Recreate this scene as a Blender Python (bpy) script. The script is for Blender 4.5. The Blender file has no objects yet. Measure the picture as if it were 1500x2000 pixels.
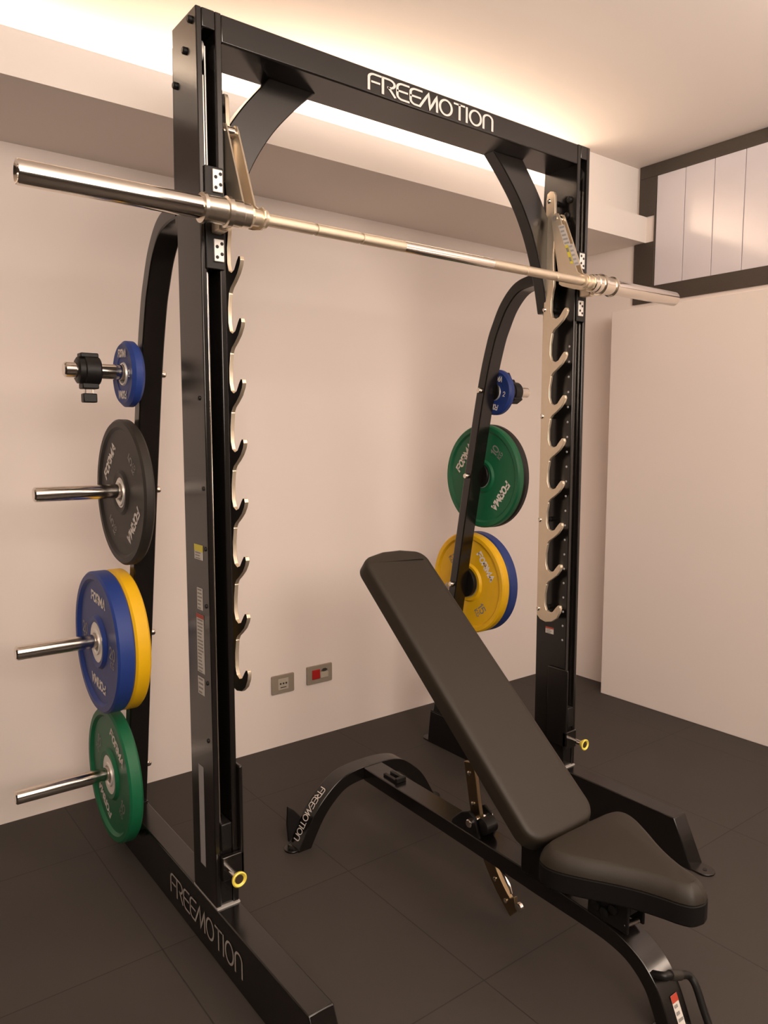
import bpy, bmesh, math, random
from mathutils import Vector, Matrix
random.seed(4)
PI = math.pi
COL = bpy.context.scene.collection
# ------------------------------------------------------------------ measured dimensions (metres)
WU, DU, W, H = 0.0634, 0.1403, 1.4269, 2.34      # upright width, depth, machine width, height
HB, HF = 0.065, 0.147                            # crossbar height, foot height
YW, XR, ZC = 1.113, 2.656, 2.70                 # back wall, right wall, ceiling
XP = 2.512                                       # partition face
XB = 0.735                                       # bench centre line

# ------------------------------------------------------------------ materials
def mat(name, rgb, rough=0.5, metal=0.0, noise=0.06, scale=40.0, bump=0.0, bscale=200.0, spec=0.5, coat=0.0):
    m = bpy.data.materials.new(name); m.use_nodes = True
    nt = m.node_tree; n = nt.nodes; L = nt.links
    b = n['Principled BSDF']
    b.inputs['Roughness'].default_value = rough; b.inputs['Metallic'].default_value = metal
    b.inputs['Specular IOR Level'].default_value = spec
    b.inputs['Coat Weight'].default_value = coat
    tc = n.new('ShaderNodeTexCoord')
    nz = n.new('ShaderNodeTexNoise'); nz.inputs['Scale'].default_value = scale; nz.inputs['Detail'].default_value = 4
    L.new(tc.outputs['Object'], nz.inputs['Vector'])
    mx = n.new('ShaderNodeMix'); mx.data_type = 'RGBA'
    mx.inputs[6].default_value = (*[c*(1-noise) for c in rgb], 1); mx.inputs[7].default_value = (*[min(1, c*(1+noise)) for c in rgb], 1)
    L.new(nz.outputs['Fac'], mx.inputs[0]); L.new(mx.outputs[2], b.inputs['Base Color'])
    if bump:
        nb = n.new('ShaderNodeTexNoise'); nb.inputs['Scale'].default_value = bscale; nb.inputs['Detail'].default_value = 3
        L.new(tc.outputs['Object'], nb.inputs['Vector'])
        bp = n.new('ShaderNodeBump'); bp.inputs['Strength'].default_value = bump; bp.inputs['Distance'].default_value = 0.002
        L.new(nb.outputs['Fac'], bp.inputs['Height']); L.new(bp.outputs['Normal'], b.inputs['Normal'])
    return m

def floor_mat():
    m = mat('rubber_floor', (0.043, 0.036, 0.031), 0.66, 0, 0.12, 3.0, spec=0.35)
    nt = m.node_tree; n = nt.nodes; L = nt.links; b = n['Principled BSDF']
    tc = n.new('ShaderNodeTexCoord'); mp = n.new('ShaderNodeMapping')
    mp.inputs['Location'].default_value = (0.094+6, -0.14+6, 0)
    L.new(tc.outputs['Object'], mp.inputs['Vector'])
    br = n.new('ShaderNodeTexBrick'); br.offset = 0.0; br.squash = 1
    br.inputs['Scale'].default_value = 1.0; br.inputs['Brick Width'].default_value = 0.6; br.inputs['Row Height'].default_value = 0.6
    br.inputs['Mortar Size'].default_value = 0.002; br.inputs['Mortar Smooth'].default_value = 0.4
    br.inputs['Color1'].default_value = (1, 1, 1, 1); br.inputs['Color2'].default_value = (0.93, 0.93, 0.93, 1); br.inputs['Mortar'].default_value = (0.45, 0.45, 0.45, 1)
    L.new(mp.outputs['Vector'], br.inputs['Vector'])
    src = b.inputs['Base Color'].links[0].from_socket
    mul = n.new('ShaderNodeMix'); mul.data_type = 'RGBA'; mul.blend_type = 'MULTIPLY'; mul.inputs[0].default_value = 1.0
    L.new(src, mul.inputs[6]); L.new(br.outputs['Color'], mul.inputs[7]); L.new(mul.outputs[2], b.inputs['Base Color'])
    nb = n.new('ShaderNodeTexNoise'); nb.inputs['Scale'].default_value = 400; L.new(tc.outputs['Object'], nb.inputs['Vector'])
    bp = n.new('ShaderNodeBump'); bp.inputs['Strength'].default_value = 0.25; bp.inputs['Distance'].default_value = 0.001
    L.new(nb.outputs['Fac'], bp.inputs['Height']); L.new(bp.outputs['Normal'], b.inputs['Normal'])
    return m

M = dict(
    wall=mat('wall_paint', (0.77, 0.685, 0.635), 0.75, 0, 0.02, 1.2, 0.05, 120, spec=0.3),
    wall2=mat('partition_paint', (0.77, 0.69, 0.645), 0.7, 0, 0.02, 1.5, spec=0.3),
    wall_unlit=mat('unlit_wall_tone', (0.05, 0.042, 0.037), 0.75, 0, 0.05, 1.2, spec=0.3),  # dark tone stands in for the unlit room behind the camera
    ceil=mat('ceiling_paint', (0.80, 0.73, 0.68), 0.85, 0, 0.015, 1.0, spec=0.2),
    floor=floor_mat(),
    black=mat('black_powder_coat', (0.0065, 0.0052, 0.0045), 0.20, 0, 0.05, 60, 0.04, 900, spec=0.62),
    blackm=mat('matt_black_paint', (0.006, 0.005, 0.0045), 0.45, 0, 0.05, 60, spec=0.4),
    frame=mat('brown_black_frame', (0.05, 0.037, 0.027), 0.5, 0, 0.2, 120, 0.2, 300),
    chrome=mat('chrome', (0.80, 0.74, 0.67), 0.13, 1, 0.02, 30),
    knurl=mat('knurled_chrome', (0.76, 0.66, 0.52), 0.36, 1, 0.08, 600, 0.5, 1200),
    nickel=mat('zinc_plated_steel', (0.80, 0.69, 0.54), 0.36, 0.85, 0.04, 40),
    satin=mat('satin_chrome', (0.80, 0.73, 0.63), 0.24, 1, 0.03, 30),
    alu=mat('pale_aluminium', (0.78, 0.75, 0.71), 0.45, 0.6, 0.04, 40),
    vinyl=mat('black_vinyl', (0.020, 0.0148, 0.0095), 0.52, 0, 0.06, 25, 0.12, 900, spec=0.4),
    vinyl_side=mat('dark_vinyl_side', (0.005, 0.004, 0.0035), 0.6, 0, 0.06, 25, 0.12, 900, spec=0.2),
    blue=mat('blue_rubber', (0.016, 0.043, 0.215), 0.48, 0, 0.06, 30, 0.05, 500, spec=0.45),
    yellow=mat('yellow_rubber', (0.80, 0.46, 0.004), 0.48, 0, 0.05, 30, 0.05, 500, spec=0.45),
    green=mat('green_rubber', (0.006, 0.125, 0.050), 0.48, 0, 0.06, 30, 0.05, 500, spec=0.45),
    rubber=mat('black_rubber', (0.022, 0.018, 0.0145), 0.52, 0, 0.08, 30, 0.08, 500, spec=0.45),
    white=mat('white_print', (0.80, 0.75, 0.70), 0.5, 0, 0.03),
    grey=mat('grey_print', (0.24, 0.23, 0.215), 0.5, 0, 0.03),
    logo=mat('silver_logo_print', (0.66, 0.61, 0.57), 0.45, 0, 0.03),
    logo_dim=mat('dull_logo_print', (0.40, 0.36, 0.33), 0.5, 0, 0.1, 90),  # darker, finely mottled print tone
    sticker=mat('sticker_paper', (0.62, 0.58, 0.53), 0.5, 0, 0.04),
    sticker_grey=mat('grey_sticker', (0.34, 0.33, 0.33), 0.45, 0, 0.12, 60),
    red=mat('red_print', (0.42, 0.05, 0.025), 0.5, 0, 0.05),
    yellow_print=mat('yellow_print', (0.72, 0.62, 0.06), 0.5, 0, 0.04),
    yellow_cap=mat('yellow_plastic', (0.80, 0.66, 0.10), 0.35, 0, 0.04),
    socket=mat('taupe_plastic', (0.27, 0.225, 0.175), 0.42, 0, 0.04),
    socket_d=mat('dark_plastic', (0.03, 0.028, 0.026), 0.4, 0, 0.04),
    socket_l=mat('pale_plastic', (0.42, 0.37, 0.30), 0.4, 0, 0.04),
    red_sw=mat('red_plastic', (0.36, 0.012, 0.010), 0.4, 0, 0.04),
    pane=mat('frosted_panel', (0.66, 0.62, 0.65), 0.13, 0, 0.02, 4, spec=0.8),
    bronze=mat('dull_bronze', (0.30, 0.22, 0.13), 0.35, 1, 0.08, 50),
)

# ------------------------------------------------------------------ mesh helpers (all in world coordinates)
def B(): return bmesh.new()
def face(bm, vs):
    try: return bm.faces.new(vs)
    except ValueError: return None
def box(bm, x0, x1, y0, y1, z0, z1):
    v = [bm.verts.new(p) for p in ((x0,y0,z0),(x1,y0,z0),(x1,y1,z0),(x0,y1,z0),(x0,y0,z1),(x1,y0,z1),(x1,y1,z1),(x0,y1,z1))]
    for f in ((0,3,2,1),(4,5,6,7),(0,1,5,4),(1,2,6,5),(2,3,7,6),(3,0,4,7)): face(bm, [v[i] for i in f])
def prism(bm, poly, fn, t0, t1):
    a = [bm.verts.new(fn(u, v, t0)) for u, v in poly]; b = [bm.verts.new(fn(u, v, t1)) for u, v in poly]
    face(bm, a); face(bm, b[::-1]); n = len(poly)
    for i in range(n): face(bm, [a[i], a[(i+1) % n], b[(i+1) % n], b[i]])
YZ = lambda u, v, t: (t, u, v)
XZ = lambda u, v, t: (u, t, v)
XY = lambda u, v, t: (u, v, t)
def basis(d):
    d = Vector(d).normalized(); a = Vector((0,0,1)) if abs(d.z) < 0.9 else Vector((1,0,0))
    u = d.cross(a).normalized(); return u, d.cross(u).normalized(), d
def rings(bm, rr, close=True):
    for a, b in zip(rr, rr[1:]):
        n = len(a)
        for i in range(n): face(bm, [a[i], a[(i+1) % n], b[(i+1) % n], b[i]])
    if close: face(bm, rr[0][::-1]); face(bm, rr[-1])
def lathe(bm, c, axis, prof, seg=32, close=True):
    """prof: (radius, distance along axis)"""
    u, v, d = basis(axis); c = Vector(c); rr = []
    for r, h in prof:
        rr.append([bm.verts.new(c+d*h+(u*math.cos(2*PI*i/seg)+v*math.sin(2*PI*i/seg))*r) for i in range(seg)])
    rings(bm, rr, close)
def loop_lathe(bm, c, axis, prof, seg=64):
    """closed profile (ring shape with a hole)"""
    u, v, d = basis(axis); c = Vector(c); rr = []
    for r, h in prof:
        rr.append([bm.verts.new(c+d*h+(u*math.cos(2*PI*i/seg)+v*math.sin(2*PI*i/seg))*r) for i in range(seg)])
    rings(bm, rr+[rr[0]], False)
def cyl(bm, p0, p1, r, seg=24, ch=0.0):
    p0, p1 = Vector(p0), Vector(p1); L = (p1-p0).length
    prof = [(r, 0), (r, L)] if not ch else [(r-ch, 0), (r, ch), (r, L-ch), (r-ch, L)]
    lathe(bm, p0, p1-p0, prof, seg)
def tube(bm, pts, r, seg=12):
    pts = [Vector(p) for p in pts]; rr = []; u = None
    for i, p in enumerate(pts):
        d = (pts[min(i+1, len(pts)-1)]-pts[max(i-1, 0)]).normalized()
        if u is None: u = basis(d)[0]
        u = (u-d*u.dot(d)).normalized(); v = d.cross(u)
        rr.append([bm.verts.new(p+(u*math.cos(2*PI*k/seg)+v*math.sin(2*PI*k/seg))*r) for k in range(seg)])
    rings(bm, rr)
def spline(pts, n=8):
    P = [Vector((*p, 0)) if len(p) == 2 else Vector(p) for p in pts]; out = []
    for i in range(len(P)-1):
        a, b, c, d = P[max(i-1, 0)], P[i], P[i+1], P[min(i+2, len(P)-1)]
        for k in range(n):
            t = k/n
            out.append(0.5*((2*b)+(c-a)*t+(2*a-5*b+4*c-d)*t*t+(3*b-a-3*c+d)*t**3))
    out.append(P[-1])
    return [tuple(p[:len(pts[0])]) for p in out]
def offset2d(pts, d, closed=False):
    out = []; n = len(pts)
    for i in range(n):
        a = pts[(i-1) % n] if closed or i > 0 else pts[i]; b = pts[(i+1) % n] if closed or i < n-1 else pts[i]
        t = Vector((b[0]-a[0], b[1]-a[1])).normalized(); out.append((pts[i][0]-t.y*d, pts[i][1]+t.x*d))
    return out
def rounded_rect(w, h, r, n=6, cx=0, cy=0):
    out = []
    for sx, sy, a in ((1,1,0),(-1,1,90),(-1,-1,180),(1,-1,270)):
        for k in range(n+1):
            t = math.radians(a+90*k/n); out.append((cx+sx*(w/2-r)+r*math.cos(t), cy+sy*(h/2-r)+r*math.sin(t)))
    return out

# ------------------------------------------------------------------ object helpers
def origin(o):
    p = Vector((0,0,0))
    while o is not None: p += o.location; o = o.parent
    return p
def obj(name, bm, m, parent=None, bevel=0.0, smooth=True, extra=(), loc=None):
    bmesh.ops.recalc_face_normals(bm, faces=bm.faces)
    off = origin(parent) if parent else Vector(loc or (0,0,0))
    bmesh.ops.translate(bm, verts=bm.verts, vec=-off)
    me = bpy.data.meshes.new(name); bm.to_mesh(me); bm.free()
    me.materials.append(m)
    for e in extra: me.materials.append(e)
    if smooth:
        me.polygons.foreach_set('use_smooth', [True]*len(me.polygons))
        me.set_sharp_from_angle(angle=math.radians(35))
    o = bpy.data.objects.new(name, me); COL.objects.link(o)
    if parent: o.parent = parent
    else: o.location = off
    if bevel:
        b = o.modifiers.new('Bevel', 'BEVEL'); b.width = bevel; b.segments = 2; b.limit_method = 'ANGLE'; b.angle_limit = math.radians(40)
    return o
def thing(name, label, cat, loc=(0,0,0), group=None):
    o = bpy.data.objects.new(name, None); COL.objects.link(o); o.location = loc; o.empty_display_size = 0.05
    o['label'] = label; o['category'] = cat
    if group: o['group'] = group
    return o
def struct(name, bm, m, bevel=0.0, parent=None, extra=()):
    o = obj(name, bm, m, parent, bevel, smooth=False, extra=extra)
    if parent is None: o['kind'] = 'structure'
    return o
def part_label(o, s): o['label'] = s; return o

# ------------------------------------------------------------------ stroke lettering
def arc(cx, cy, rx, ry, a0, a1, n=8):
    return [(cx+rx*math.cos(math.radians(a0+(a1-a0)*k/n)), cy+ry*math.sin(math.radians(a0+(a1-a0)*k/n))) for k in range(n+1)]
# the thin rounded letters of the frame maker's word: advance width, strokes
THIN = {
    'F': (0.70, [[(0,0)]+arc(0.26,0.74,0.26,0.26,180,90)+[(0.62,1)], [(0.16,0.52),(0.52,0.52)]]),
    'R': (0.74, [[(0,0),(0,1)]+arc(0.32,0.74,0.28,0.26,90,-90)+[(0.26,0.48)], [(0.30,0.48),(0.62,0)]]),
    'E': (0.70, [[(0.60,1)]+arc(0.26,0.74,0.26,0.26,90,180)+arc(0.26,0.26,0.26,0.26,180,270)+[(0.60,0)], [(0.02,0.52),(0.52,0.52)]]),
    'M': (1.62, [[(0.60,1)]+arc(0.26,0.74,0.26,0.26,90,180)+arc(0.26,0.26,0.26,0.26,180,270)+[(0.50,0),(0.98,1),(1.06,0.02),(1.44,0.98),(1.46,0)], [(0.02,0.52),(0.52,0.52)]]),
    'O': (0.84, [arc(0.34,0.5,0.34,0.5,90,450,24)]),
    'T': (0.70, [[(0,1),(0.58,1)], [(0.30,1),(0.30,0)]]),
    'I': (0.22, [[(0.03,1),(0.03,0)]]),
    'N': (0.66, [[(0,0),(0,0.66)]+arc(0.28,0.70,0.28,0.30,180,0)+[(0.56,0)]]),
}
THICK = {
    'F': (0.72, [[(0,0),(0,1),(0.55,1)], [(0,0.5),(0.46,0.5)]]),
    'O': (0.86, [arc(0.33,0.5,0.33,0.5,90,450,20)]),
    'R': (0.84, [[(0,0),(0,1),(0.35,1)]+arc(0.35,0.74,0.26,0.26,90,-90)+[(0.0,0.48)], [(0.34,0.48),(0.62,0)]]),
    'M': (1.00, [[(0,0),(0,1),(0.38,0.25),(0.76,1),(0.76,0)]]),
    'A': (0.86, [[(0,0),(0.34,1),(0.68,0)], [(0.14,0.32),(0.54,0.32)]]),
    'K': (0.78, [[(0,0),(0,1)], [(0.56,1),(0.03,0.5),(0.58,0)]]),
    'G': (0.86, [arc(0.33,0.5,0.33,0.5,50,340,16)+[(0.64,0.46),(0.36,0.46)]]),
    '0': (0.82, [arc(0.29,0.5,0.29,0.5,90,450,20)]),
    '1': (0.46, [[(0,0.78),(0.2,1),(0.2,0)]]),
    '2': (0.80, [arc(0.28,0.72,0.28,0.28,170,-30)+[(0,0),(0.58,0)]]),
    '5': (0.80, [[(0.54,1),(0.08,1),(0.03,0.56)]+arc(0.27,0.33,0.29,0.32,110,-150,12)]),
}
def word(font, text):
    x = 0; out = []
    for ch in text:
        adv, strokes = font[ch]
        out += [[(x+p[0], p[1]) for p in s] for s in strokes]; x += adv
    return out, x-0.14
def ribbon(bm, strokes, sw, fn, sub=0.25):
    """strokes in letter units, stroke width sw, fn(u,v) -> 3D"""
    for s in strokes:
        pts = [s[0]]
        for a, b in zip(s, s[1:]):
            d = math.hypot(b[0]-a[0], b[1]-a[1]); n = max(1, int(d/sub))
            pts += [(a[0]+(b[0]-a[0])*k/n, a[1]+(b[1]-a[1])*k/n) for k in range(1, n+1)]
        closed = math.hypot(pts[0][0]-pts[-1][0], pts[0][1]-pts[-1][1]) < 1e-4
        if closed: pts = pts[:-1]
        n = len(pts); lr = []
        for i in range(n):
            p = Vector(pts[i])
            a = Vector(pts[i-1]) if (i > 0 or closed) else None; c = Vector(pts[(i+1) % n]) if (i < n-1 or closed) else None
            d1 = (p-a).normalized() if a is not None else (c-p).normalized()
            d2 = (c-p).normalized() if c is not None else d1
            t = d1+d2; t = d1 if t.length < 1e-3 else t.normalized()
            nrm = Vector((-t.y, t.x)); k = 1/max(0.5, nrm.dot(Vector((-d1.y, d1.x))))
            e = Vector((0, 0))
            if a is None: e = -d1*sw*0.35
            if c is None: e = d1*sw*0.35
            l, r = p+e+nrm*sw/2*k, p+e-nrm*sw/2*k
            lr.append((bm.verts.new(fn(l.x, l.y)), bm.verts.new(fn(r.x, r.y))))
        for i in range(n if closed else n-1):
            (a, b), (c, d) = lr[i], lr[(i+1) % n]; face(bm, [a, b, d, c])
def lettering(name, strokes, sw, fn, m, parent):
    bm = B(); ribbon(bm, strokes, sw, fn)
    off = origin(parent); bmesh.ops.translate(bm, verts=bm.verts, vec=-off)
    me = bpy.data.meshes.new(name); bm.to_mesh(me); bm.free(); me.materials.append(m)
    o = bpy.data.objects.new(name, me); COL.objects.link(o); o.parent = parent
    return o
def sticker(name, fn, u0, u1, v0, v1, m, parent, header=None, lines=0, line_m=None, hfrac=0.2):
    """a thin printed label: fn(u, v, lift) -> 3D; optional coloured header and rows of print"""
    bm = B(); mi = {m: 0}; ms = []
    def quad(a, b, c, d, mm, lift):
        f = face(bm, [bm.verts.new(fn(a, c, lift)), bm.verts.new(fn(b, c, lift)), bm.verts.new(fn(b, d, lift)), bm.verts.new(fn(a, d, lift))])
        if mm not in mi: mi[mm] = len(mi); ms.append(mm)
        f.material_index = mi[mm]
    quad(u0, u1, v0, v1, m, 0.0006); top = v1
    if header: top = v1-(v1-v0)*hfrac; quad(u0, u1, top, v1, header, 0.0010)
    for k in range(lines):
        a = v0+(top-v0)*(k+0.25)/lines; w = (u1-u0)
        quad(u0+w*0.12, u0+w*random.uniform(0.6, 0.9), a, a+(top-v0)/lines*0.45, line_m or M['grey'], 0.0010)
    off = origin(parent); bmesh.ops.translate(bm, verts=bm.verts, vec=-off)
    me = bpy.data.meshes.new(name); bm.to_mesh(me); bm.free(); me.materials.append(m)
    for e in ms: me.materials.append(e)
    o = bpy.data.objects.new(name, me); COL.objects.link(o); o.parent = parent
    return o

# ================================================================== the room
bm = B(); box(bm, -3.2, XR+0.3, -4.6, YW+0.12, -0.1, 0); struct('floor', bm, M['floor'])
bm = B(); box(bm, -3.2, XR+0.3, -4.6, YW+0.12, ZC, ZC+0.1); struct('ceiling', bm, M['ceil'])
bm = B(); box(bm, -3.2, XR+0.12, YW, YW+0.12, 0, ZC); struct('wall_back', bm, M['wall'])
bm = B(); box(bm, XR, XR+0.12, -4.6, YW, 0, ZC); struct('wall_right', bm, M['wall'])
bm = B(); box(bm, -3.32, -3.2, -4.6, YW+0.12, 0, ZC); struct('wall_left', bm, M['wall_unlit'])
bm = B(); box(bm, -3.2, XR+0.12, -4.72, -4.6, 0, ZC); struct('wall_front', bm, M['wall_unlit'])
# white partition that stands proud of the right wall, the panel window above it
bm = B(); box(bm, XP, XR, -4.6, 0.687, 0, 1.985); struct('wall_partition', bm, M['wall2'], 0.003)
# bulkhead along the back wall with its light cove
bm = B()
prism(bm, [(0.60, 2.3274), (YW, 2.3274), (YW, 2.35), (0.625, 2.35), (0.625, 2.453), (0.60, 2.453)], YZ, -3.2, XR)
box(bm, 2.16, XR, 0.655, YW, 2.35, ZC)                    # the closed end of the cove
struct('trim_1', bm, M['ceil'])
# window of frosted panels in a dark frame, in the right wall above the partition
bm = B(); XW = XR-.012
box(bm, XW, XR+.001, -4.0, 0.661, 2.028, 2.108)
box(bm, XW, XR+.001, -4.0, 0.640, 2.638, ZC-.001)
box(bm, XW, XR+.001, 0.548, 0.661, 2.108, 2.326)
box(bm, XW, XR+.001, 0.548, 0.640, 2.454, 2.638)
box(bm, XW, XR+.001, 0.545, 0.552, 2.108, 2.638)
wnd = struct('window_1', bm, M['frame'], 0.002)
ys = [0.545, 0.392, 0.2455, 0.099]
while ys[-1] > -3.8: ys.append(ys[-1]-0.1465)
for a, b in zip(ys, ys[1:]):
    bm = B(); box(bm, XR-.006, XR+.001, b+0.0016, a-0.0016, 2.108, 2.638)
    o = obj('pane', bm, M['pane'], wnd, 0.0015, smooth=False)

# ================================================================== the rack
rack = thing('smith_machine', 'tall black steel guided-bar weight rack with crossbar, plate pegs and chrome bar', 'exercise machine', (W/2, 0.15, 0))
RX = lambda side, x: x if side == 0 else W-x             # mirror about the machine's centre
def msort(side, a, b): return tuple(sorted((RX(side, a), RX(side, b))))
FREE, FREEW = word(THIN, 'FREM')[0], 0
# build the word FREEMOTION: F R E (E joined to M) O T I O N
FREE, FREEW = word(THIN, 'FREMOTION')

for s in (0, 1):
    # --- base foot
    bm = B(); x0, x1 = msort(s, 0, 0.0647)
    prism(bm, [(-0.447, HF), (0.742, HF), (0.757, 0.006), (0.757, 0), (-0.513, 0), (-0.513, 0.006)], YZ, x0, x1)
    foot = obj('base_foot', bm, M['black'], rack, 0.003)
    for ya, yb, yc in ((-0.505, -0.54, -0.572), (0.75, 0.78, 0.812)):
        bm = B(); sg = -1 if yb < 0 else 1
        pl = [(x0+0.004, ya), (x1-0.004, ya)]+([(x1-0.002, yb)] if 1 else [])
        n = 10; cx = (x0+x1)/2; rr = (x1-x0)/2-0.002
        pl += [(cx+rr*math.cos(PI*k/n), yb+sg*rr*math.sin(PI*k/n)*1.0) for k in range(1, n+1)]
        prism(bm, pl, XY, 0.0, 0.007)
        tab = obj('floor_tab', bm, M['black'], foot, 0.0015)
        bm = B(); cyl(bm, (cx, yb, 0.0068), (cx, yb, 0.0082), 0.007, 16); obj('bolt_hole', bm, M['blackm'], foot)
    if s == 0:
        sc = (0.312+0.139)/FREEW
        lettering('foot_lettering', FREE, 0.105, lambda u, v: (-0.0012, 0.312-u*sc, 0.044+v*0.056), M['logo_dim'], foot)
    # --- upright: a box post with a slot in its front
    up_x = lambda t: RX(s, t)
    bm = B()
    prism(bm, [(up_x(0), 0), (up_x(.0145), 0), (up_x(.0145), .095), (up_x(.0475), .095), (up_x(.0475), 0), (up_x(WU), 0), (up_x(WU), DU), (up_x(0), DU)], XY, HF+0.004, H)
    a, b = msort(s, .0145, .0475)
    box(bm, a, b, 0.0, 0.095, 2.297, H); box(bm, a, b, 0.004, 0.095, HF+0.004, 0.36)
    up = obj('upright', bm, M['black'], rack, 0.0025)
    bm = B(); a, b = msort(s, 0.0005, WU+0.001); box(bm, a, b, -0.004, DU+0.004, HF, HF+0.004)
    part_label(obj('joint_highlight', bm, M['alu'], up), 'added pale strip for the highlight between post and foot')  # pale strip added as the highlight along this joint
    bm = B(); a, b = msort(s, 0.0005, WU-0.0005); prism(bm, [(DU-0.002, 1.862), (DU+0.012, 1.885), (DU+0.014, 2.0), (DU+0.004, 2.30), (DU-0.002, 2.30)], YZ, a, b)
    obj('rear_gusset', bm, M['black'], up, 0.002)
    gx = up_x(0.0235)
    bm = B(); cyl(bm, (gx, 0.026, 0.36), (gx, 0.026, 2.20), 0.0065, 16); part_label(obj('guide_rod', bm, M['chrome'], up), 'chrome guide rod in the slot')
    bm = B(); cyl(bm, (up_x(0.0335), 0.03, 1.99), (up_x(0.0335), 0.03, 2.27), 0.0022, 10); part_label(obj('lift_cable', bm, M['alu'], up), 'grey counterweight cable')
    bm = B(); lathe(bm, (up_x(0.0225), 0.05, 2.262), (1, 0, 0), [(0.022, 0), (0.026, 0.002), (0.022, 0.005), (0.026, 0.008), (0.022, 0.010)] if s == 0 else [(0.022, -0.005), (0.026, -0.003), (0.022, 0), (0.026, 0.003), (0.022, 0.005)], 28)
    part_label(obj('pulley', bm, M['alu'], up), 'pale pulley wheel at the top of the slot')
    bm = B(); a, b = msort(s, .0165, .0455); box(bm, a, b, -0.003, 0.06, 0.30, 0.372); obj('bottom_stop', bm, M['blackm'], up, 0.003)
    # bolts on the outer side of the post
    if s == 0:
        for y, z in ((.028, 2.318), (.062, 2.262), (.123, 2.205), (.030, 1.452), (.020, 1.232), (.017, 1.083), (.020, .939), (.024, .741), (.027, .590)):
            bm = B(); big = z > 2.1
            lathe(bm, (0.001, y, z), (-1, 0, 0), [(0.0085, 0), (0.0085, 0.007), (0.006, 0.0095)] if big else [(0.006, 0), (0.0055, 0.003), (0.003, 0.0045)], 16)
            obj('bolt', bm, M['blackm'], up)
        OUT = lambda u, v, l: (-l, 0.13-u, v)     # outer face of the left post, u runs towards the front
        sticker('warning_sticker', OUT, .047, .100, 1.052, 1.090, M['sticker'], up, M['yellow_print'], 3, hfrac=.45)
        sticker('warning_sticker', OUT, .057, .092, .924, .980, M['sticker'], up, None, 6)
        sticker('warning_sticker', OUT, .050, .094, .760, .912, M['sticker'], up, M['red'], 16, hfrac=.07)
        sticker('warning_sticker', OUT, .050, .090, .702, .748, M['sticker'], up, None, 4)
        part_label(sticker('column_label', OUT, .038, .070, .235, .508, M['sticker_grey'], up, None, 0), 'long pale grey label low on the post')
    else:
        INN = lambda u, v, l: (W-WU-l, DU-u, v)
        sticker('warning_sticker', INN, .045, .083, .638, .662, M['sticker'], up, M['red'], 3, hfrac=.25)
        sticker('warning_sticker', INN, .128, .134, .480, .513, M['sticker'], up)
        for y, z in ((.037, .393), (.038, .241), (-.0, .0)):
            if z:
                bm = B(); lathe(bm, (W-WU+.001, y, z), (-1, 0, 0), [(0.006, 0), (0.0055, 0.003), (0.003, 0.0045)], 16); obj('bolt', bm, M['rubber'], up)
        for y, z in ((.030, 2.165), (.040, 2.115)):
            bm = B(); lathe(bm, (W-WU+.001, y, z), (-1, 0, 0), [(0.011, 0), (0.011, 0.006), (0.007, 0.009)], 16); obj('bolt', bm, M['blackm'], up)
    # column of weld dots on the inner side
    xi = RX(s, WU); dr = 1 if s == 0 else -1
    proto = None
    for k in range(21):
        z = 0.626+k*0.0522
        if proto is None:
            bm = B(); lathe(bm, (xi-dr*0.001, .017, z), (dr, 0, 0), [(0.0042, 0), (0.0038, 0.0022), (0.002, 0.003)], 12)
            proto = part_label(obj('adjustment_dot', bm, M['sticker_grey'], up), 'small grey dot in a vertical row')
        else:
            c = proto.copy(); COL.objects.link(c); c.location = (0, 0, k*0.0522)
    bm = B(); a, b = msort(s, WU-0.001, WU+0.022); box(bm, a, b, 0.035, 0.086, 1.975, 2.10); obj('rubber_buffer', bm, M['blackm'], up, 0.006)
    # --- safety stop low on the post with its pull pin
    bm = B(); a, b = msort(s, WU-0.0005, WU+0.009); box(bm, a, b, -0.016, 0.075, 0.235, 0.52)
    a2, b2 = msort(s, 0.012, WU+0.009); box(bm, a2, b2, -0.016, -0.0005, 0.225, 0.29)
    stop = obj('safety_stop', bm, M['black'], rack, 0.003)
    px = RX(s, 0.031)
    bm = B(); cyl(bm, (px, -0.014, 0.254), (px, -0.058, 0.254), 0.0085, 20, .001); part_label(obj('pull_pin', bm, M['chrome'], stop), 'chrome pull pin')
    bm = B(); lathe(bm, (px, -0.052, 0.254), (0, -1, 0), [(0.009, 0), (0.013, 0.006), (0.019, 0.014), (0.020, 0.020), (0.017, 0.022), (0.012, 0.018), (0.010, 0.016)], 28)
    part_label(obj('pin_cap', bm, M['yellow_cap'], stop), 'yellow ring cap')
    bm = B(); cyl(bm, (px, -0.066, 0.254), (px, -0.0705, 0.254), 0.0115, 20); obj('pin_centre', bm, M['bronze'], stop)
    # --- brace under the crossbar
    lower = spline([(.378, 2.276), (.306, 2.208), (.238, 2.130), (.180, 2.035), (.132, 1.915), (.100, 1.79)], 6)
    upper = spline([(WU-.001, 2.03), (.085, 2.075), (.158, 2.183), (.238, 2.276)], 6)
    bm = B(); prism(bm, [(RX(s, u), v) for u, v in lower+[(WU-.001, 1.79)]+upper], XZ, .088, .134)
    obj('corner_brace', bm, M['black'], rack, 0.003)
    # --- hook rack: plated strip with eight hooks on the inner side
    sp = 0.064; zt = [1.792-0.1478*k for k in range(8)]
    pl = [(.100, 1.76), (.096, 1.83), (.096, 2.17), (.092, 2.19), (.079, 2.197), (.064, 2.193), (.058, 2.18), (.056, 2.09), (.060, 1.985), (.058, 1.94), (.054, 1.875)]
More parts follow.
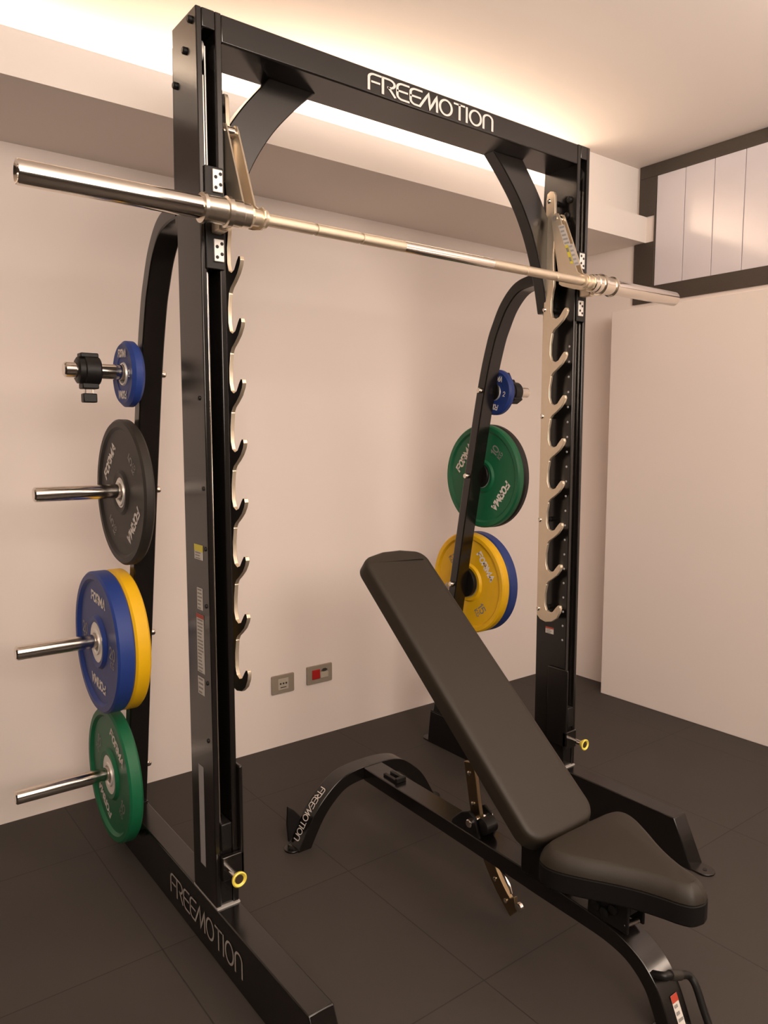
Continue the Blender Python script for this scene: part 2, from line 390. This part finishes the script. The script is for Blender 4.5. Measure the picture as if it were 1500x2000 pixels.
    for k, z in enumerate(zt):
        pl += [(sp-.006, z+.07), (sp+.001, z+.035), (sp+.001, z-.002), (sp-.006, z-.022), (.043, z-.029), (.028, z-.024), (.012, z-.004), (.004, z+.004), (-.004, z+.003), (-.007, z-.006)]
        if k < 7: pl += [(-.001, z-.022), (.018, z-.042), (.040, z-.060), (.055, z-.073), (.061, z-.086)] if 0 else [(-.002, z-.018), (.012, z-.036), (.032, z-.052), (.050, z-.064), (.059, z-.076)]
        else: pl += [(-.003, z-.022), (.010, z-.044), (.032, z-.060), (.060, z-.066), (.085, z-.060), (.101, z-.045)]
    xa, xb = msort(s, WU+.034, WU+.045)
    bm = B(); prism(bm, pl, YZ, xa, xb)
    hr = obj('hook_rack', bm, M['nickel'], rack, 0.0012, extra=(M['blackm'],)); part_label(hr, 'zinc-plated strip of eight bar hooks, outer side coloured dark as shade')
    for f in hr.data.polygons:
        if f.normal.x*(1 if s == 0 else -1) < -.9: f.material_index = 1  # shade and the post's dark reflection put into the outer face colour
    for z in (2.165, 1.80, 1.43, 1.06, .735):
        bm = B(); a, b = msort(s, WU-.001, WU+.036); cyl(bm, (a, .086, z), (b, .086, z), .009, 12)
        obj('spacer', bm, M['blackm'], hr)
    for z in (2.165, 1.80, 1.43, 1.06, .735):
        bm = B(); xx = RX(s, WU+.045); d = 1 if s == 0 else -1
        lathe(bm, (xx-d*.001, .084 if z > 2 else .094, z), (d, 0, 0), [(.008, 0), (.008, .003), (.005, .006)], 14); obj('bolt', bm, M['chrome'], hr)
    # --- storage tube: bent from the post down to the rear of the foot
    path = spline([(DU-.002, 1.922), (.21, 1.922), (.275, 1.905), (.332, 1.853), (.372, 1.785), (.404, 1.71), (.45, 1.54), (.518, 1.197), (.602, .74), (.680, .283), (.703, HF-.002)], 8)
    l, r = offset2d(path, .021), offset2d(path, -.021)
    a, b = msort(s, 0.0005, .0645)
    bm = B(); va = [[bm.verts.new(p) for p in ((a, *L), (b, *L), (b, *R), (a, *R))] for L, R in zip(l, r)]
    rings(bm, va)
    st = obj('storage_tube', bm, M['black'], rack, 0.004)
    bm = B(); a, b = msort(s, -.001, .0655); box(bm, a, b, .672, .738, HF, HF+.005)
    part_label(obj('tube_foot_plate', bm, M['black'], st, .001), 'small plate welded to the foot')
    # --- pegs for plates
    for (y, z, xe) in ((.45, 1.539, -.203), (.52, 1.199, -.278), (.604, .740, -.328), (.680, .279, -.334)):
        if s == 1 and z < 1.4: xe = {1.199: -.20, .740: -.235, .279: -.20}[z]
        bm = B(); d = -1 if s == 0 else 1
        cyl(bm, (RX(s, .0), y, z), (RX(s, xe), y, z), .021, 28, .004)
        pg = obj('storage_peg', bm, M['chrome'], rack)
        bm = B(); cyl(bm, (RX(s, .0008), y, z), (RX(s, -.006 if not s or z > 1.4 else -.0165 if z < 1 else -.0105), y, z), .0635 if (z < 1 and s) else .050 if z < 1.4 else .036, 36, .0015); obj('peg_collar', bm, M['blackm'], pg)
        bm = B(); lathe(bm, (RX(s, .064), y, z), (-d, 0, 0), [(.011, 0), (.011, .012), (.009, .0155), (.004, .017)], 16)
        part_label(obj('peg_bolt', bm, M['chrome'], pg), 'bright bolt head')

# --- crossbar with the maker's word
bm = B(); box(bm, WU-.001, W-WU+.001, 0.0008, DU-.0008, H-HB, H-.0005)
cb = obj('crossbar', bm, M['black'], rack, 0.004)
sc = (.952-.489)/FREEW
lettering('crossbar_lettering', FREE, 0.125, lambda u, v: (.489+u*sc, -0.0006, 2.2855+v*0.041), M['logo'], cb)

# --- the sliding bar, captive on the posts' guide rods
YBAR, ZBAR = -.08, 1.868
bm = B(); prof = []
def shaft(x0, x1, r=.0143): return [(r, x0), (r, x1)]
segs = [(.115, .262), (.266, .401), (.405, .546)]
P0 = [(.0143, .115)]
for g in (.264, .403, W-.403, W-.264): P0 += [(.0143, g-.005), (.0118, g-.0035), (.0118, g+.0035), (.0143, g+.005)]
P0 += [(.0143, W-.115)]
lathe(bm, (0, YBAR, ZBAR), (1, 0, 0), P0, 24)
bar = obj('sliding_bar', bm, M['knurl'], rack); part_label(bar, 'long chrome lifting bar with thick sleeves and knurled grips')
bm = B(); lathe(bm, (0, YBAR, ZBAR), (1, 0, 0), [(.0149, .546), (.0149, .881)], 24); part_label(obj('smooth_centre', bm, M['chrome'], bar), 'polished middle of the bar')
for s in (0, 1):
    d = 1 if s == 0 else -1
    bm = B(); lathe(bm, (RX(s, 0), YBAR, ZBAR), (d, 0, 0), [(.012, -.404), (.0165, -.404), (.0165, -.407), (.0235, -.412), (.025, -.409), (.025, -.03)], 36)
    part_label(obj('sleeve', bm, M['chrome'], bar), 'thick chrome plate sleeve')
    bm = B(); lathe(bm, (RX(s, 0), YBAR, ZBAR), (d, 0, 0), [(.024, -.036), (.033, -.034), (.034, -.027), (.029, -.025), (.030, .022), (.035, .024), (.035, .036), (.030, .038), (.0305, .062), (.028, .064), (.028, .082), (.022, .086)], 36)
    part_label(obj('bearing_collar', bm, M['satin'], bar), 'ringed chrome collar at the post')
    bm = B(); lathe(bm, (RX(s, 0), YBAR, ZBAR), (d, 0, 0), [(.014, .084), (.022, .085), (.022, .092), (.019, .094), (.019, .120), (.021, .122), (.021, .128), (.014, .130)], 28)
    obj('latch_hub', bm, M['nickel'], bar)
    # carriage on the guide rod
    bm = B(); a, b = msort(s, .0105, .0575); box(bm, a, b, -.006, -.001, 1.755, 1.99); box(bm, *msort(s, .016, .046), -.004, .05, 1.76, 1.985)
    car = obj('carriage', bm, M['blackm'], bar, .002)
    bm = B(); box(bm, *msort(s, .024, .048), -.05, -.006, 1.835, 1.90); obj('carriage_block', bm, M['nickel'], bar, .003)
    for z in (1.957, 1.798):
        bm = B(); a, b = msort(s, .0285, .0535); box(bm, a, b, -.012, -.006, z-.026, z+.026)
        bh = part_label(obj('bearing_plate', bm, M['alu'], bar, .0015), 'pale bearing plate with dark screw holes')
        bm = B()
        for q in (-.012, .012):
            for t in (.0355, .0475):
                lathe(bm, (RX(s, t), -.0115, z+q+(.004 if t > .04 else -.004)), (0, -1, 0), [(.0042, 0), (.0042, .0012), (.002, .0013)], 12)
        o = obj('bearing_screws', bm, M['blackm'], bar)
    # pair of latch links from the bar up and back to the hook pin
    for xl in (.087, .116):
        tri = [(.046+.018*math.cos(t), 2.098+.018*math.sin(t)) for t in [math.radians(q) for q in (-10, 10, 50, 90, 130, 170)]]
        tri += [(-.052, 1.905)]+[(YBAR+.026*math.cos(t), ZBAR+.026*math.sin(t)) for t in [math.radians(q) for q in (70, 110, 150, 190, 230, 270)]]
        tri += [(-.04, 1.850), (.012, 1.868), (.024, 1.876), (.026, 1.90)]
        a, b = msort(s, xl-.0025, xl+.0025)
        bm = B(); prism(bm, tri[::-1], YZ, a, b)
        lk = part_label(obj('latch_link', bm, M['nickel'], bar, .0008), 'long tapering plated hook link')
        if s == 1 and xl > .1:
            xf = a
            ang = math.atan2(1.885-2.06, -.045-.02); 
            T = lambda u, v, l, xf=xf: (xf-l, .030-.38*u-(2.075-v)*.36 if 0 else .034-u-(2.075-v)*.40, v)
            sticker('warning_sticker', T, .0, .026, 2.0, 2.07, M['sticker'], bar, None, 5, M['sticker_grey'])
            sticker('warning_sticker', T, .002, .014, 1.935, 2.0, M['yellow_print'], bar, None, 2)
            sticker('warning_sticker', T, .016, .036, 1.925, 2.0, M['sticker'], bar, None, 5, M['sticker_grey'])
    bm = B(); a, b = msort(s, .083, .121); cyl(bm, (a, .046, 2.098), (b, .046, 2.098), .009, 16); cyl(bm, *[(RX(s, t), .046, 2.098) for t in (.092, .111)], .013, 16)
    obj('latch_pin', bm, M['chrome'], bar)

# ================================================================== weight plates
WHT = {n: word(THICK, n) for n in ('FORMA', '10', '15', '20', '5', '2', 'KG')}
def plate(name, label, x0, x1, y, z, R, m, phi, mark, hub_r=.062, small=False, face_dir=-1):
    """plate between x0 and x1 (face towards -X at x0) hanging on a peg; phi turns it anticlockwise as seen from -X"""
    t = thing(name, label, 'weight plate', (x0, y, z), 'weight plates on the rack pegs')
    th = x1-x0; hole = .0272
    # closed profile: (radius, distance from x0)
    e = min(.010, th*.25)
    if small: pr = [(hole+.006, .004), (R*.55, .004), (R*.58, .0015), (R*.82, .0015), (R*.86, 0), (R-e, 0), (R, e), (R, th-e), (R-e, th), (R*.6, th), (hole+.006, th-.004)]
    else:
        rc = min(.010, th*.22)
        pr = [(hub_r, .002), (hub_r+.014, .0), (hub_r+.022, rc), (R-.048, rc), (R-.030, rc), (R-.022, .0), (R-.006, 0), (R, .006), (R, th-.006), (R-.006, th), (R-.022, th), (R-.030, th-rc), (R-.048, th-rc), (hub_r+.022, th-rc), (hub_r+.014, th), (hub_r, th-.002)]
    bm = B(); loop_lathe(bm, (x0, y, z), (1, 0, 0), pr, 72)
    obj('disc', bm, m, t)
    hr = hub_r if not small else hole+.006
    bm = B(); loop_lathe(bm, (x0, y, z), (1, 0, 0), [(hole, .003), (hole+.004, -.0005), (hole+.010, -.0005), (hole+.012, .004), (hr-.004, .004), (hr, .0035), (hr, th-.0035), (hole+.010, th+.0005), (hole, th-.003)] if not small else [(hole, 0.0), (hr-.003, -.001), (hr, .004), (hr, th-.004), (hole, th-.002)], 48)
    part_label(obj('hub', bm, M['alu'], t), 'metal centre ring')
    lift = (rc if not small else .0015)-.0009
    cp, spn = math.cos(phi), math.sin(phi)
    def place(a, b): # plate-plane coordinates: a to the viewer's right (-Y), b up
        return (x0+lift, y-(a*cp-b*spn), z+(a*spn+b*cp))
    strokes, wl = WHT['FORMA']
    hgt, k, rm = (.027, .032, R*.615) if not small else (.0185, .0155, R*.62)
    if small: lift = .0015-.0016
    for sgn in (1, -1):
        lettering('lettering', strokes, .25, lambda u, v: place(sgn*((u-wl/2)*k+(v-.5)*.12*hgt), sgn*(rm+(v-.5)*hgt)), M['white'], t)
    if mark:
        for sgn in (1, -1):
            st, w_ = WHT[mark]; hh = R*.155 if not small else R*.19
            lettering('weight_marking', st, .17, lambda u, v: place(sgn*rm*(1 if sgn > 0 else 1)+(u-w_/2)*hh, (v-.35)*hh) if 1 else None, M['grey'] if m in (M['yellow'], M['blue'], M['rubber'], M['green']) and not small else M['white'], t)
            if not small:
                st, w_ = WHT['KG']; h2 = hh*.62
                lettering('weight_marking', st, .16, lambda u, v: place(sgn*rm+(u-w_/2)*h2, -.55*hh-.55*h2+(v-.5)*h2), M['grey'], t)
    return t
D2R = math.radians
Rb = .2165
plate('weight_plate', 'small blue plate on the left top peg, inboard of the black clamp', -.046, -.010, .45, 1.5345, .0925, M['blue'], D2R(-4), '2', small=True)
plate('weight_plate', 'thin black plate alone on the second peg of the left tube', -.044, -.012, .52, 1.1945, .2145, M['rubber'], D2R(46), '5', hub_r=.045)
plate('weight_plate', 'thick blue plate outermost on the third peg of the left tube', -.105, -.0535, .604, .7355, Rb, M['blue'], D2R(-6), '20')
plate('weight_plate', 'yellow plate showing its rim behind the blue one on the left tube', -.053, -.008, .604, .7355, Rb, M['yellow'], D2R(20), '15')
plate('weight_plate', 'green plate on the bottom peg of the left tube, just above the floor', -.060, -.018, .68, .2745, Rb-.002, M['green'], D2R(-33), '10')
plate('weight_plate', 'small blue plate on the right top peg beside the black clamp', W+.010, W+.040, .45, 1.5345, .0905, M['blue'], D2R(-12), '2', small=True)
plate('weight_plate', 'green plate on the second peg of the right tube, white words facing the bench', W+.012, W+.044, .52, 1.1945, Rb-.004, M['green'], D2R(54), '10', hub_r=.048)
plate('weight_plate', 'black plate mostly hidden behind the green one on the right tube', W+.045, W+.073, .52, 1.1945, Rb-.003, M['rubber'], D2R(10), '5', hub_r=.045)
plate('weight_plate', 'yellow plate behind the bench backrest on the third peg of the right tube', W+.018, W+.058, .604, .7355, Rb-.001, M['yellow'], D2R(-52), '15')
plate('weight_plate', 'blue plate showing its rim behind the yellow one on the right tube', W+.059, W+.108, .604, .7355, Rb-.001, M['blue'], D2R(30), '20')

# ================================================================== clamp collars
def clamp(label, x, ang, y=.45, z=1.539):
    t = thing('clamp_collar', label, 'clamp collar', (x, y, z), 'clamp collars on the top pegs')
    bm = B(); loop_lathe(bm, (x-.031, y, z), (1, 0, 0), [(.0213, 0), (.030, 0), (.036, .004), (.036, .018), (.040, .020), (.040, .056), (.037, .060), (.0213, .062)], 32)
    obj('ring_body', bm, M['blackm'], t)
    c, s_ = math.cos(ang), math.sin(ang)
    rot = lambda a, b: (y+a*c-b*s_, z+a*s_+b*c)       # a across, b outward (ang 0 = straight up)
    def blk(bm, x0, x1, a0, a1, b0, b1):
        ps = [rot(a0, b0), rot(a1, b0), rot(a1, b1), rot(a0, b1)]; prism(bm, ps, YZ, x0, x1)
    bm = B(); blk(bm, x-.022, x+.026, -.018, .018, .034, .047); obj('top_lug', bm, M['blackm'], t, .003)
    bm = B(); blk(bm, x-.020, x+.024, -.020, .020, -.050, -.034); obj('clamp_jaw', bm, M['blackm'], t, .003)
    bm = B()
    for dx in (-.009, .011): blk(bm, x+dx-.002, x+dx+.002, -.004, .004, -.066, -.048)
    part_label(obj('screw', bm, M['chrome'], t), 'bright screw shank')
    bm = B(); blk(bm, x-.017, x+.020, -.014, .014, -.087, -.062); obj('knob', bm, M['blackm'], t, .003)
    return t
clamp('black clamp with hanging knob on the left top peg', -.140, 0.0)
clamp('black clamp on the right top peg, half hidden by the small blue plate', W+.112, D2R(150))

# ================================================================== adjustable bench
bench = thing('weight_bench', 'black adjustable incline bench with padded backrest and tapered seat, standing under the bar', 'bench', (XB, -.25, 0))
bx0, bx1 = .697, .775
top = [(.3225, .219), (0, .213), (-.25, .208), (-.45, .203), (-.60, .197), (-.66, .192), (-.705, .184), (-.745, .170), (-.780, .150), (-.808, .122), (-.830, .088), (-.850, .045), (-.866, .004)]
bot = [(-.826, .004), (-.818, .024), (-.804, .056), (-.787, .088), (-.760, .115), (-.727, .134), (-.68, .145), (-.62, .149), (-.45, .153), (-.25, .160), (0, .167), (.3225, .174)]
bm = B(); prism(bm, spline(top, 5)+spline(bot, 5), YZ, bx0, bx1)
rail = obj('main_rail', bm, M['black'], bench, 0.005)
BT = lambda u, v, l: (.724+u*.9, -.836-.30*(0.0)-l*.85-(.088-v)*(-0.45) if 0 else -.830-.45*(.088-v)-l*.9, v+l*.35)
def leg_pt(u, v, l):                                 # sticker follows the front of the leg
    ys_ = [(.122, -.808), (.088, -.830), (.045, -.850), (.004, -.866)]
    for (z1, y1), (z0, y0) in zip(ys_, ys_[1:]):
        if v >= z0: break
    yv = y0+(y1-y0)*(v-z0)/(z1-z0)
    return (u, yv-.0015-l, v+.0006+l*.4)
sticker('warning_sticker', leg_pt, .728, .752, .005, .085, M['sticker'], rail, M['red'], 5, hfrac=.18)
# front foot (mostly out of the photo)
bm = B(); box(bm, XB-.045, XB+.045, -.875, -.80, .0, .008); obj('front_foot', bm, M['black'], bench, .003)
# rear arch
hl = spline([(.434, 0.0), (.458, .045), (.499, .113), (.545, .163), (.60, .202), (.66, .218), (XB, .222)], 6)
oc = hl+[(2*XB-u, v) for u, v in hl[-2::-1]]
ic = offset2d(oc, -.044)
bm = B(); va = [[bm.verts.new(p) for p in ((a[0], .323, a[1]), (a[0], .385, a[1]), (b[0], .385, b[1]), (b[0], .323, b[1]))] for a, b in zip(oc, ic)]
for q in (va[0], va[-1]):
    for v_ in q: v_.co.z = max(0, v_.co.z) if v_.co.z > -.05 else 0
    for v_ in q: v_.co.z = 0
rings(bm, va)
arch = obj('rear_arch', bm, M['black'], bench, 0.005)
# maker's word along the top of the arch's left leg (reads downwards)
cum = [0]
for a, b in zip(oc, oc[1:]): cum.append(cum[-1]+math.hypot(b[0]-a[0], b[1]-a[1]))
def along(sv, yv):
    for i in range(len(oc)-1):
        if cum[i+1] >= sv: break
    t = (sv-cum[i])/(cum[i+1]-cum[i]); a, b = oc[i], oc[i+1]
    d = Vector((b[0]-a[0], b[1]-a[1])).normalized()
    return (a[0]+(b[0]-a[0])*t-d.y*.0012, yv, a[1]+(b[1]-a[1])*t+d.x*.0012)
s1, s0 = .212, .030
kk = (s1-s0)/FREEW
lettering('arch_lettering', FREE, 0.12, lambda u, v: along(s1-u*kk, .372-v*.028), M['logo'], arch)
for sg in (-1, 1):
    cx = XB+sg*(.301-.012); bm = B()
    pl = [(cx+.03*sg*-1, .326), (cx+.03*sg*-1, .382)]
    n = 10; pl += [(cx+sg*(.018+.026*math.sin(PI*k/n)), .354+.028*math.cos(PI*k/n)) for k in range(n+1)]
    prism(bm, pl, XY, 0, .007); tb = obj('floor_tab', bm, M['black'], arch, .0015)
    bm = B(); cyl(bm, (cx+sg*.022, .354, .0068), (cx+sg*.022, .354, .0082), .008, 16); obj('bolt_hole', bm, M['blackm'], arch)
bm = B(); prism(bm, [(.432, .012), (.427, .075), (.431, .135), (.452, .118), (.476, .088), (.470, .06)], XZ, .379, .392)
obj('wheel_bracket', bm, M['blackm'], arch, .002)
# small catch on the rail near the arch
bm = B(); box(bm, .716, .728, .165, .235, .216, .226); box(bm, .744, .756, .165, .235, .216, .226); box(bm, .716, .756, .160, .172, .216, .232)
obj('strap_catch', bm, M['blackm'], rail, .002)

def pad(name, outline, layers, frame, m, parent, bevel=0.0, extra=(), seam=None):
    """outline: closed 2D; layers: (inset, height) from bottom to top; frame(u, v, h) -> 3D"""
    bm = B(); rr = []
    for ins, h in layers:
        o2 = offset2d(outline, ins, True)
        rr.append([bm.verts.new(frame(u, v, h)) for u, v in o2])
    rings(bm, rr)
    if extra:
        bm.faces.ensure_lookup_table(); n = len(outline)
        for k in range(len(layers)-1):
            if layers[k+1][1] <= seam+1e-6:
                for f in list(bm.faces)[k*n:(k+1)*n]: f.material_index = 1
    return obj(name, bm, m, parent, bevel, extra=extra)
# backrest: plane measured at 40.6 degrees
A = math.atan(.857); ca, sa = math.cos(A), math.sin(A)
O = Vector((XB, -.535, .951+.857*(-.535-.169)))
L = .752/ca
def back(u, v, h): return (O.x+u, O.y+v*ca-h*sa, O.z+v*sa+h*ca)
def arcpts(cx, cy, rx, ry, a0, a1, n=8): return arc(cx, cy, rx, ry, a0, a1, n)
hw = .129
ol = [(hw, .06)]+[(hw, L-.055)]+arcpts(hw-.05, L-.062, .05, .05, 0, 75, 8)[1:]+[(.035, L-.0015), (-.035, L-.0015)]+arcpts(-hw+.05, L-.062, .05, .05, 105, 180, 8)+[(-hw, .06)]+arcpts(-hw+.06, .058, .06, .055, 180, 260, 8)[1:]+[(-.02, .0), (.02, .0)]+arcpts(hw-.06, .058, .06, .055, 280, 360, 8)[:-1]
# refine long straight sides
ol2 = []
for a, b in zip(ol, ol[1:]+ol[:1]):
    n = max(1, int(math.hypot(b[0]-a[0], b[1]-a[1])/.03)); ol2 += [(a[0]+(b[0]-a[0])*k/n, a[1]+(b[1]-a[1])*k/n) for k in range(n)]
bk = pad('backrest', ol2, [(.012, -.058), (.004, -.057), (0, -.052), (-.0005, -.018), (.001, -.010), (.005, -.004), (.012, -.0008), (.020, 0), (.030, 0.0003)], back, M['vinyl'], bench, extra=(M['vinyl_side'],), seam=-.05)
ol3 = offset2d(ol2, .018, True)
bm = B(); va = [[bm.verts.new(back(u, v, h)) for u, v in ol3] for h in (-.070, -.0575)]; rings(bm, va); obj('back_board', bm, M['blackm'], bk, .002)
bm = B(); prism(bm, [(-.03, .02), (.03, .02), (.03, .70), (-.03, .70)], back, -.098, -.070); obj('back_beam', bm, M['black'], bk, .004)
bm = B(); prism(bm, [(.018, .40), (.03, .40), (.03, .50), (.018, .50)], back, -.135, -.070); prism(bm, [(-.03, .40), (-.018, .40), (-.018, .50), (-.03, .50)], back, -.135, -.070)
obj('strut_bracket', bm, M['black'], bk, .002)
# hinge post carrying backrest and seat
bm = B(); prism(bm, [(-.405, .195), (-.405, .262), (-.395, .300), (-.43, .318), (-.50, .330), (-.60, .318), (-.60, .292), (-.535, .285), (-.52, .26), (-.52, .195)], YZ, .694, .776)
obj('hinge_post', bm, M['blackm'], bench, .004)
bm = B(); cyl(bm, (.675, -.455, .300), (.795, -.455, .300), .016, 20, .002); obj('hinge_pin', bm, M['blackm'], bench)
# seat: wide at the rear, narrowing to a nose
hs = spline([(0, -.546), (.06, -.546), (.115, -.549), (.150, -.562), (.166, -.592), (.160, -.628), (.136, -.675), (.103, -.728), (.074, -.782), (.055, -.832), (.044, -.868), (.028, -.893), (0, -.902)], 5)
so = [(u, v) for u, v in hs]+[(-u, v) for u, v in hs[-2:0:-1]]
so = so[::-1]
def area(p): return sum(a[0]*b[1]-b[0]*a[1] for a, b in zip(p, p[1:]+p[:1]))
if area(so) < 0: so = so[::-1]
def seatf(u, v, h): return (XB+u, v, .381+h-.004*(v+.7))
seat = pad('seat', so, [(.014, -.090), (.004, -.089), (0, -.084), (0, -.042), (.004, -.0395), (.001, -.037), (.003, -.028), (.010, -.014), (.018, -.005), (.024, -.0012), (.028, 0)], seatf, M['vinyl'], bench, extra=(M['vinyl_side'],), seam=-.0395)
so2 = offset2d(so, .022, True)
bm = B(); va = [[bm.verts.new(seatf(u, v, h)) for u, v in so2] for h in (-.100, -.0885)]; rings(bm, va); obj('seat_board', bm, M['blackm'], seat, .002)
# seat adjuster under the seat
bm = B(); box(bm, .700, .708, -.735, -.62, .19, .292); box(bm, .764, .772, -.735, -.62, .19, .292); box(bm, .708, .764, -.735, -.715, .235, .292)
br = obj('seat_bracket', bm, M['blackm'], bench, .003)
for y, z, m_ in ((-.645, .222, 'rubber'), (-.672, .217, 'chrome'), (-.695, .235, 'rubber')):
    bm = B(); lathe(bm, (.7005, y, z), (-1, 0, 0), [(.012, 0), (.012, .006), (.006, .009)], 18); obj('bolt', bm, M['blackm'], br)
bm = B(); cyl(bm, (.702, -.722, .208), (.742, -.735, .214), .007, 12); part_label(obj('release_pin', bm, M['chrome'], br), 'bright release pin')
# curved ladder strut from the backrest through the rail
sc_ = spline([(-.165, .405), (-.178, .345), (-.190, .285), (-.205, .230), (-.232, .170), (-.268, .115), (-.305, .072), (-.352, .030)], 5)
lo = offset2d(sc_, .021); ro = offset2d(sc_, -.019)
ro[-1] = (-.376, .060); ro[-3] = (-.352, .078); 
bm = B(); prism(bm, lo+ro[::-1], YZ, .728, .742)
strut = part_label(obj('ladder_strut', bm, M['bronze'], bench, .0015), 'curved plated strut with notches')
for i in (3, 10, 27, 32):
    bm = B(); lathe(bm, (.7285, sc_[i][0]+.004, sc_[i][1]), (-1, 0, 0), [(.0065, 0), (.0065, .003), (.003, .005)], 14); part_label(obj('strut_rivet', bm, M['chrome'], strut), 'bright rivet')
bm = B(); tube(bm, [(.727, y, z) for y, z in spline([(-.292, .142), (-.318, .126), (-.336, .104), (-.344, .086)], 4)], .0038, 10); part_label(obj('strut_edge', bm, M['chrome'], strut), 'bright curved edge')
bm = B(); lathe(bm, (.722, -.372, .060), (1, 0, 0), [(.008, 0), (.012, .002), (.012, .012), (.008, .014)], 16); part_label(obj('strut_stop', bm, M['chrome'], strut), 'bright stop at the lower end')
# pivot yoke and roller on the rail
YK = [(-.120, .205), (-.125, .224), (-.165, .262), (-.195, .275), (-.222, .262), (-.240, .205)]
yk = None
for xa in (.700, .762):
    bm = B(); prism(bm, YK, YZ, xa, xa+.010); o = obj('pivot_yoke', bm, M['blackm'], bench, .003); yk = yk or o
bm = B(); cyl(bm, (.690, -.205, .243), (.782, -.205, .243), .012, 20, .002); part_label(obj('pivot_pin', bm, M['chrome'], yk), 'bright pivot pin')
bm = B(); lathe(bm, (.711, -.236, .238), (1, 0, 0), [(.018, 0), (.024, .004), (.024, .046), (.018, .050)], 24); obj('roller', bm, M['blackm'], yk)
# carry handle on the front leg
bm = B(); tube(bm, spline([(.712, -.800, .128), (.708, -.822, .139), (.722, -.830, .138), (.770, -.834, .120), (.796, -.838, .108), (.802, -.852, .090), (.801, -.874, .045), (.800, -.890, .014)], 6), .009, 14)
hd = obj('carry_handle', bm, M['blackm'], bench)
bm = B(); tube(bm, [(.728, -.8305, .1365), (.764, -.8335, .122)], .0115, 14); obj('grip_sleeve', bm, M['rubber'], hd)

# ================================================================== wall sockets
def socket_frame(label, x0, x1, z0, z1):
    t = thing('wall_socket', label, 'wall socket', ((x0+x1)/2, YW, (z0+z1)/2), 'sockets on the back wall')
    bm = B(); prism(bm, rounded_rect(x1-x0, z1-z0, .005, 4, (x0+x1)/2, (z0+z1)/2), XZ, YW-.009, YW)
    obj('face_plate', bm, M['socket'], t, .002); return t
t = socket_frame('taupe wall socket with three round holes, left of the red one', .770, .882, .240, .322)
bm = B(); box(bm, .800, .852, YW-.011, YW-.008, .256, .306); md = obj('socket_module', bm, M['socket_l'], t, .0015)
bm = B()
for k in range(3): cyl(bm, (.812+.014*k, YW-.0125, .284), (.812+.014*k, YW-.0105, .284), .0042, 14)
box(bm, .812, .840, YW-.0125, YW-.0105, .2655, .2685); obj('socket_holes', bm, M['socket_d'], md)
t = socket_frame('taupe wall plate with a red switch, right of the other socket', .948, .1 and 1.082, .248, .330)
bm = B(); box(bm, .974, 1.016, YW-.012, YW-.008, .268, .312); part_label(obj('red_switch', bm, M['red_sw'], t, .002), 'square red rocker')
bm = B(); box(bm, 1.019, 1.060, YW-.011, YW-.008, .268, .295); obj('blank_module', bm, M['socket_l'], t, .0015)
bm = B(); prism(bm, [(1.022, .303), (1.034, .312), (1.046, .312), (1.058, .304), (1.046, .298), (1.034, .298)], XZ, YW-.011, YW-.008); obj('lens', bm, M['socket_d'], t, .001)

# ================================================================== light
def area(name, loc, sx, sy, power, col, rot=(0, 0, 0), spread=PI):
    l = bpy.data.lights.new(name, 'AREA'); l.shape = 'RECTANGLE'; l.size = sx; l.size_y = sy; l.energy = power; l.color = col; l.spread = spread
    o = bpy.data.objects.new(name, l); COL.objects.link(o); o.location = loc; o.rotation_euler = rot; return o
WARM = (1.0, 0.80, 0.60)
area('cove_light', (-.55, 1.085, 2.58), 5.1, .03, 18, (1.0, .87, .69), (PI, 0, 0))
area('cove_light', (1.38, .93, 2.372), 1.45, .06, 12, (1.0, .86, .68), (PI, 0, 0))
area('ceiling_fill_uplight', (.2, -2.3, 2.10), 4.6, 2.2, 175, (1.0, .86, .75), (PI, 0, 0))  # added uplight brightening the ceiling, in place of unseen coves
area('leg_glint_fill', (2.44, -2.3, 1.05), .16, .34, 11, (1.0, .88, .76), (0, -PI/2, 0))  # added unseen light that puts a highlight on the bench leg
# added soft fill light behind the camera, aimed at the middle of the back wall
d = Vector((1.5, .8, 1.6))-Vector((-.5, -3.6, 2.2))
area('wall_fill', (-.5, -3.6, 2.2), 2.6, 1.0, 49, (1.0, .86, .74), d.to_track_quat('-Z', 'Y').to_euler(), D2R(110))
w = bpy.data.worlds.new('world'); bpy.context.scene.world = w; w.use_nodes = True
w.node_tree.nodes['Background'].inputs[0].default_value = (1, .85, .72, 1); w.node_tree.nodes['Background'].inputs[1].default_value = 0.05

# ================================================================== camera
cam = bpy.data.cameras.new('camera'); cam.sensor_fit = 'HORIZONTAL'; cam.sensor_width = 36; cam.lens = 1468.98*36/1500; cam.clip_start = .02
co = bpy.data.objects.new('camera', cam); COL.objects.link(co)
co.location = (-.7604, -1.7096, 1.3605); co.rotation_euler = (PI/2-.10073, 0, -.65038)
sc = bpy.context.scene; sc.camera = co
sc.view_settings.view_transform = 'Standard'; sc.view_settings.look = 'None'; sc.view_settings.exposure = 0; sc.view_settings.gamma = 1
sc.cycles.max_bounces = 8; sc.cycles.diffuse_bounces = 5; sc.cycles.glossy_bounces = 5; sc.cycles.use_denoising = True
sc.cycles.sample_clamp_indirect = 6
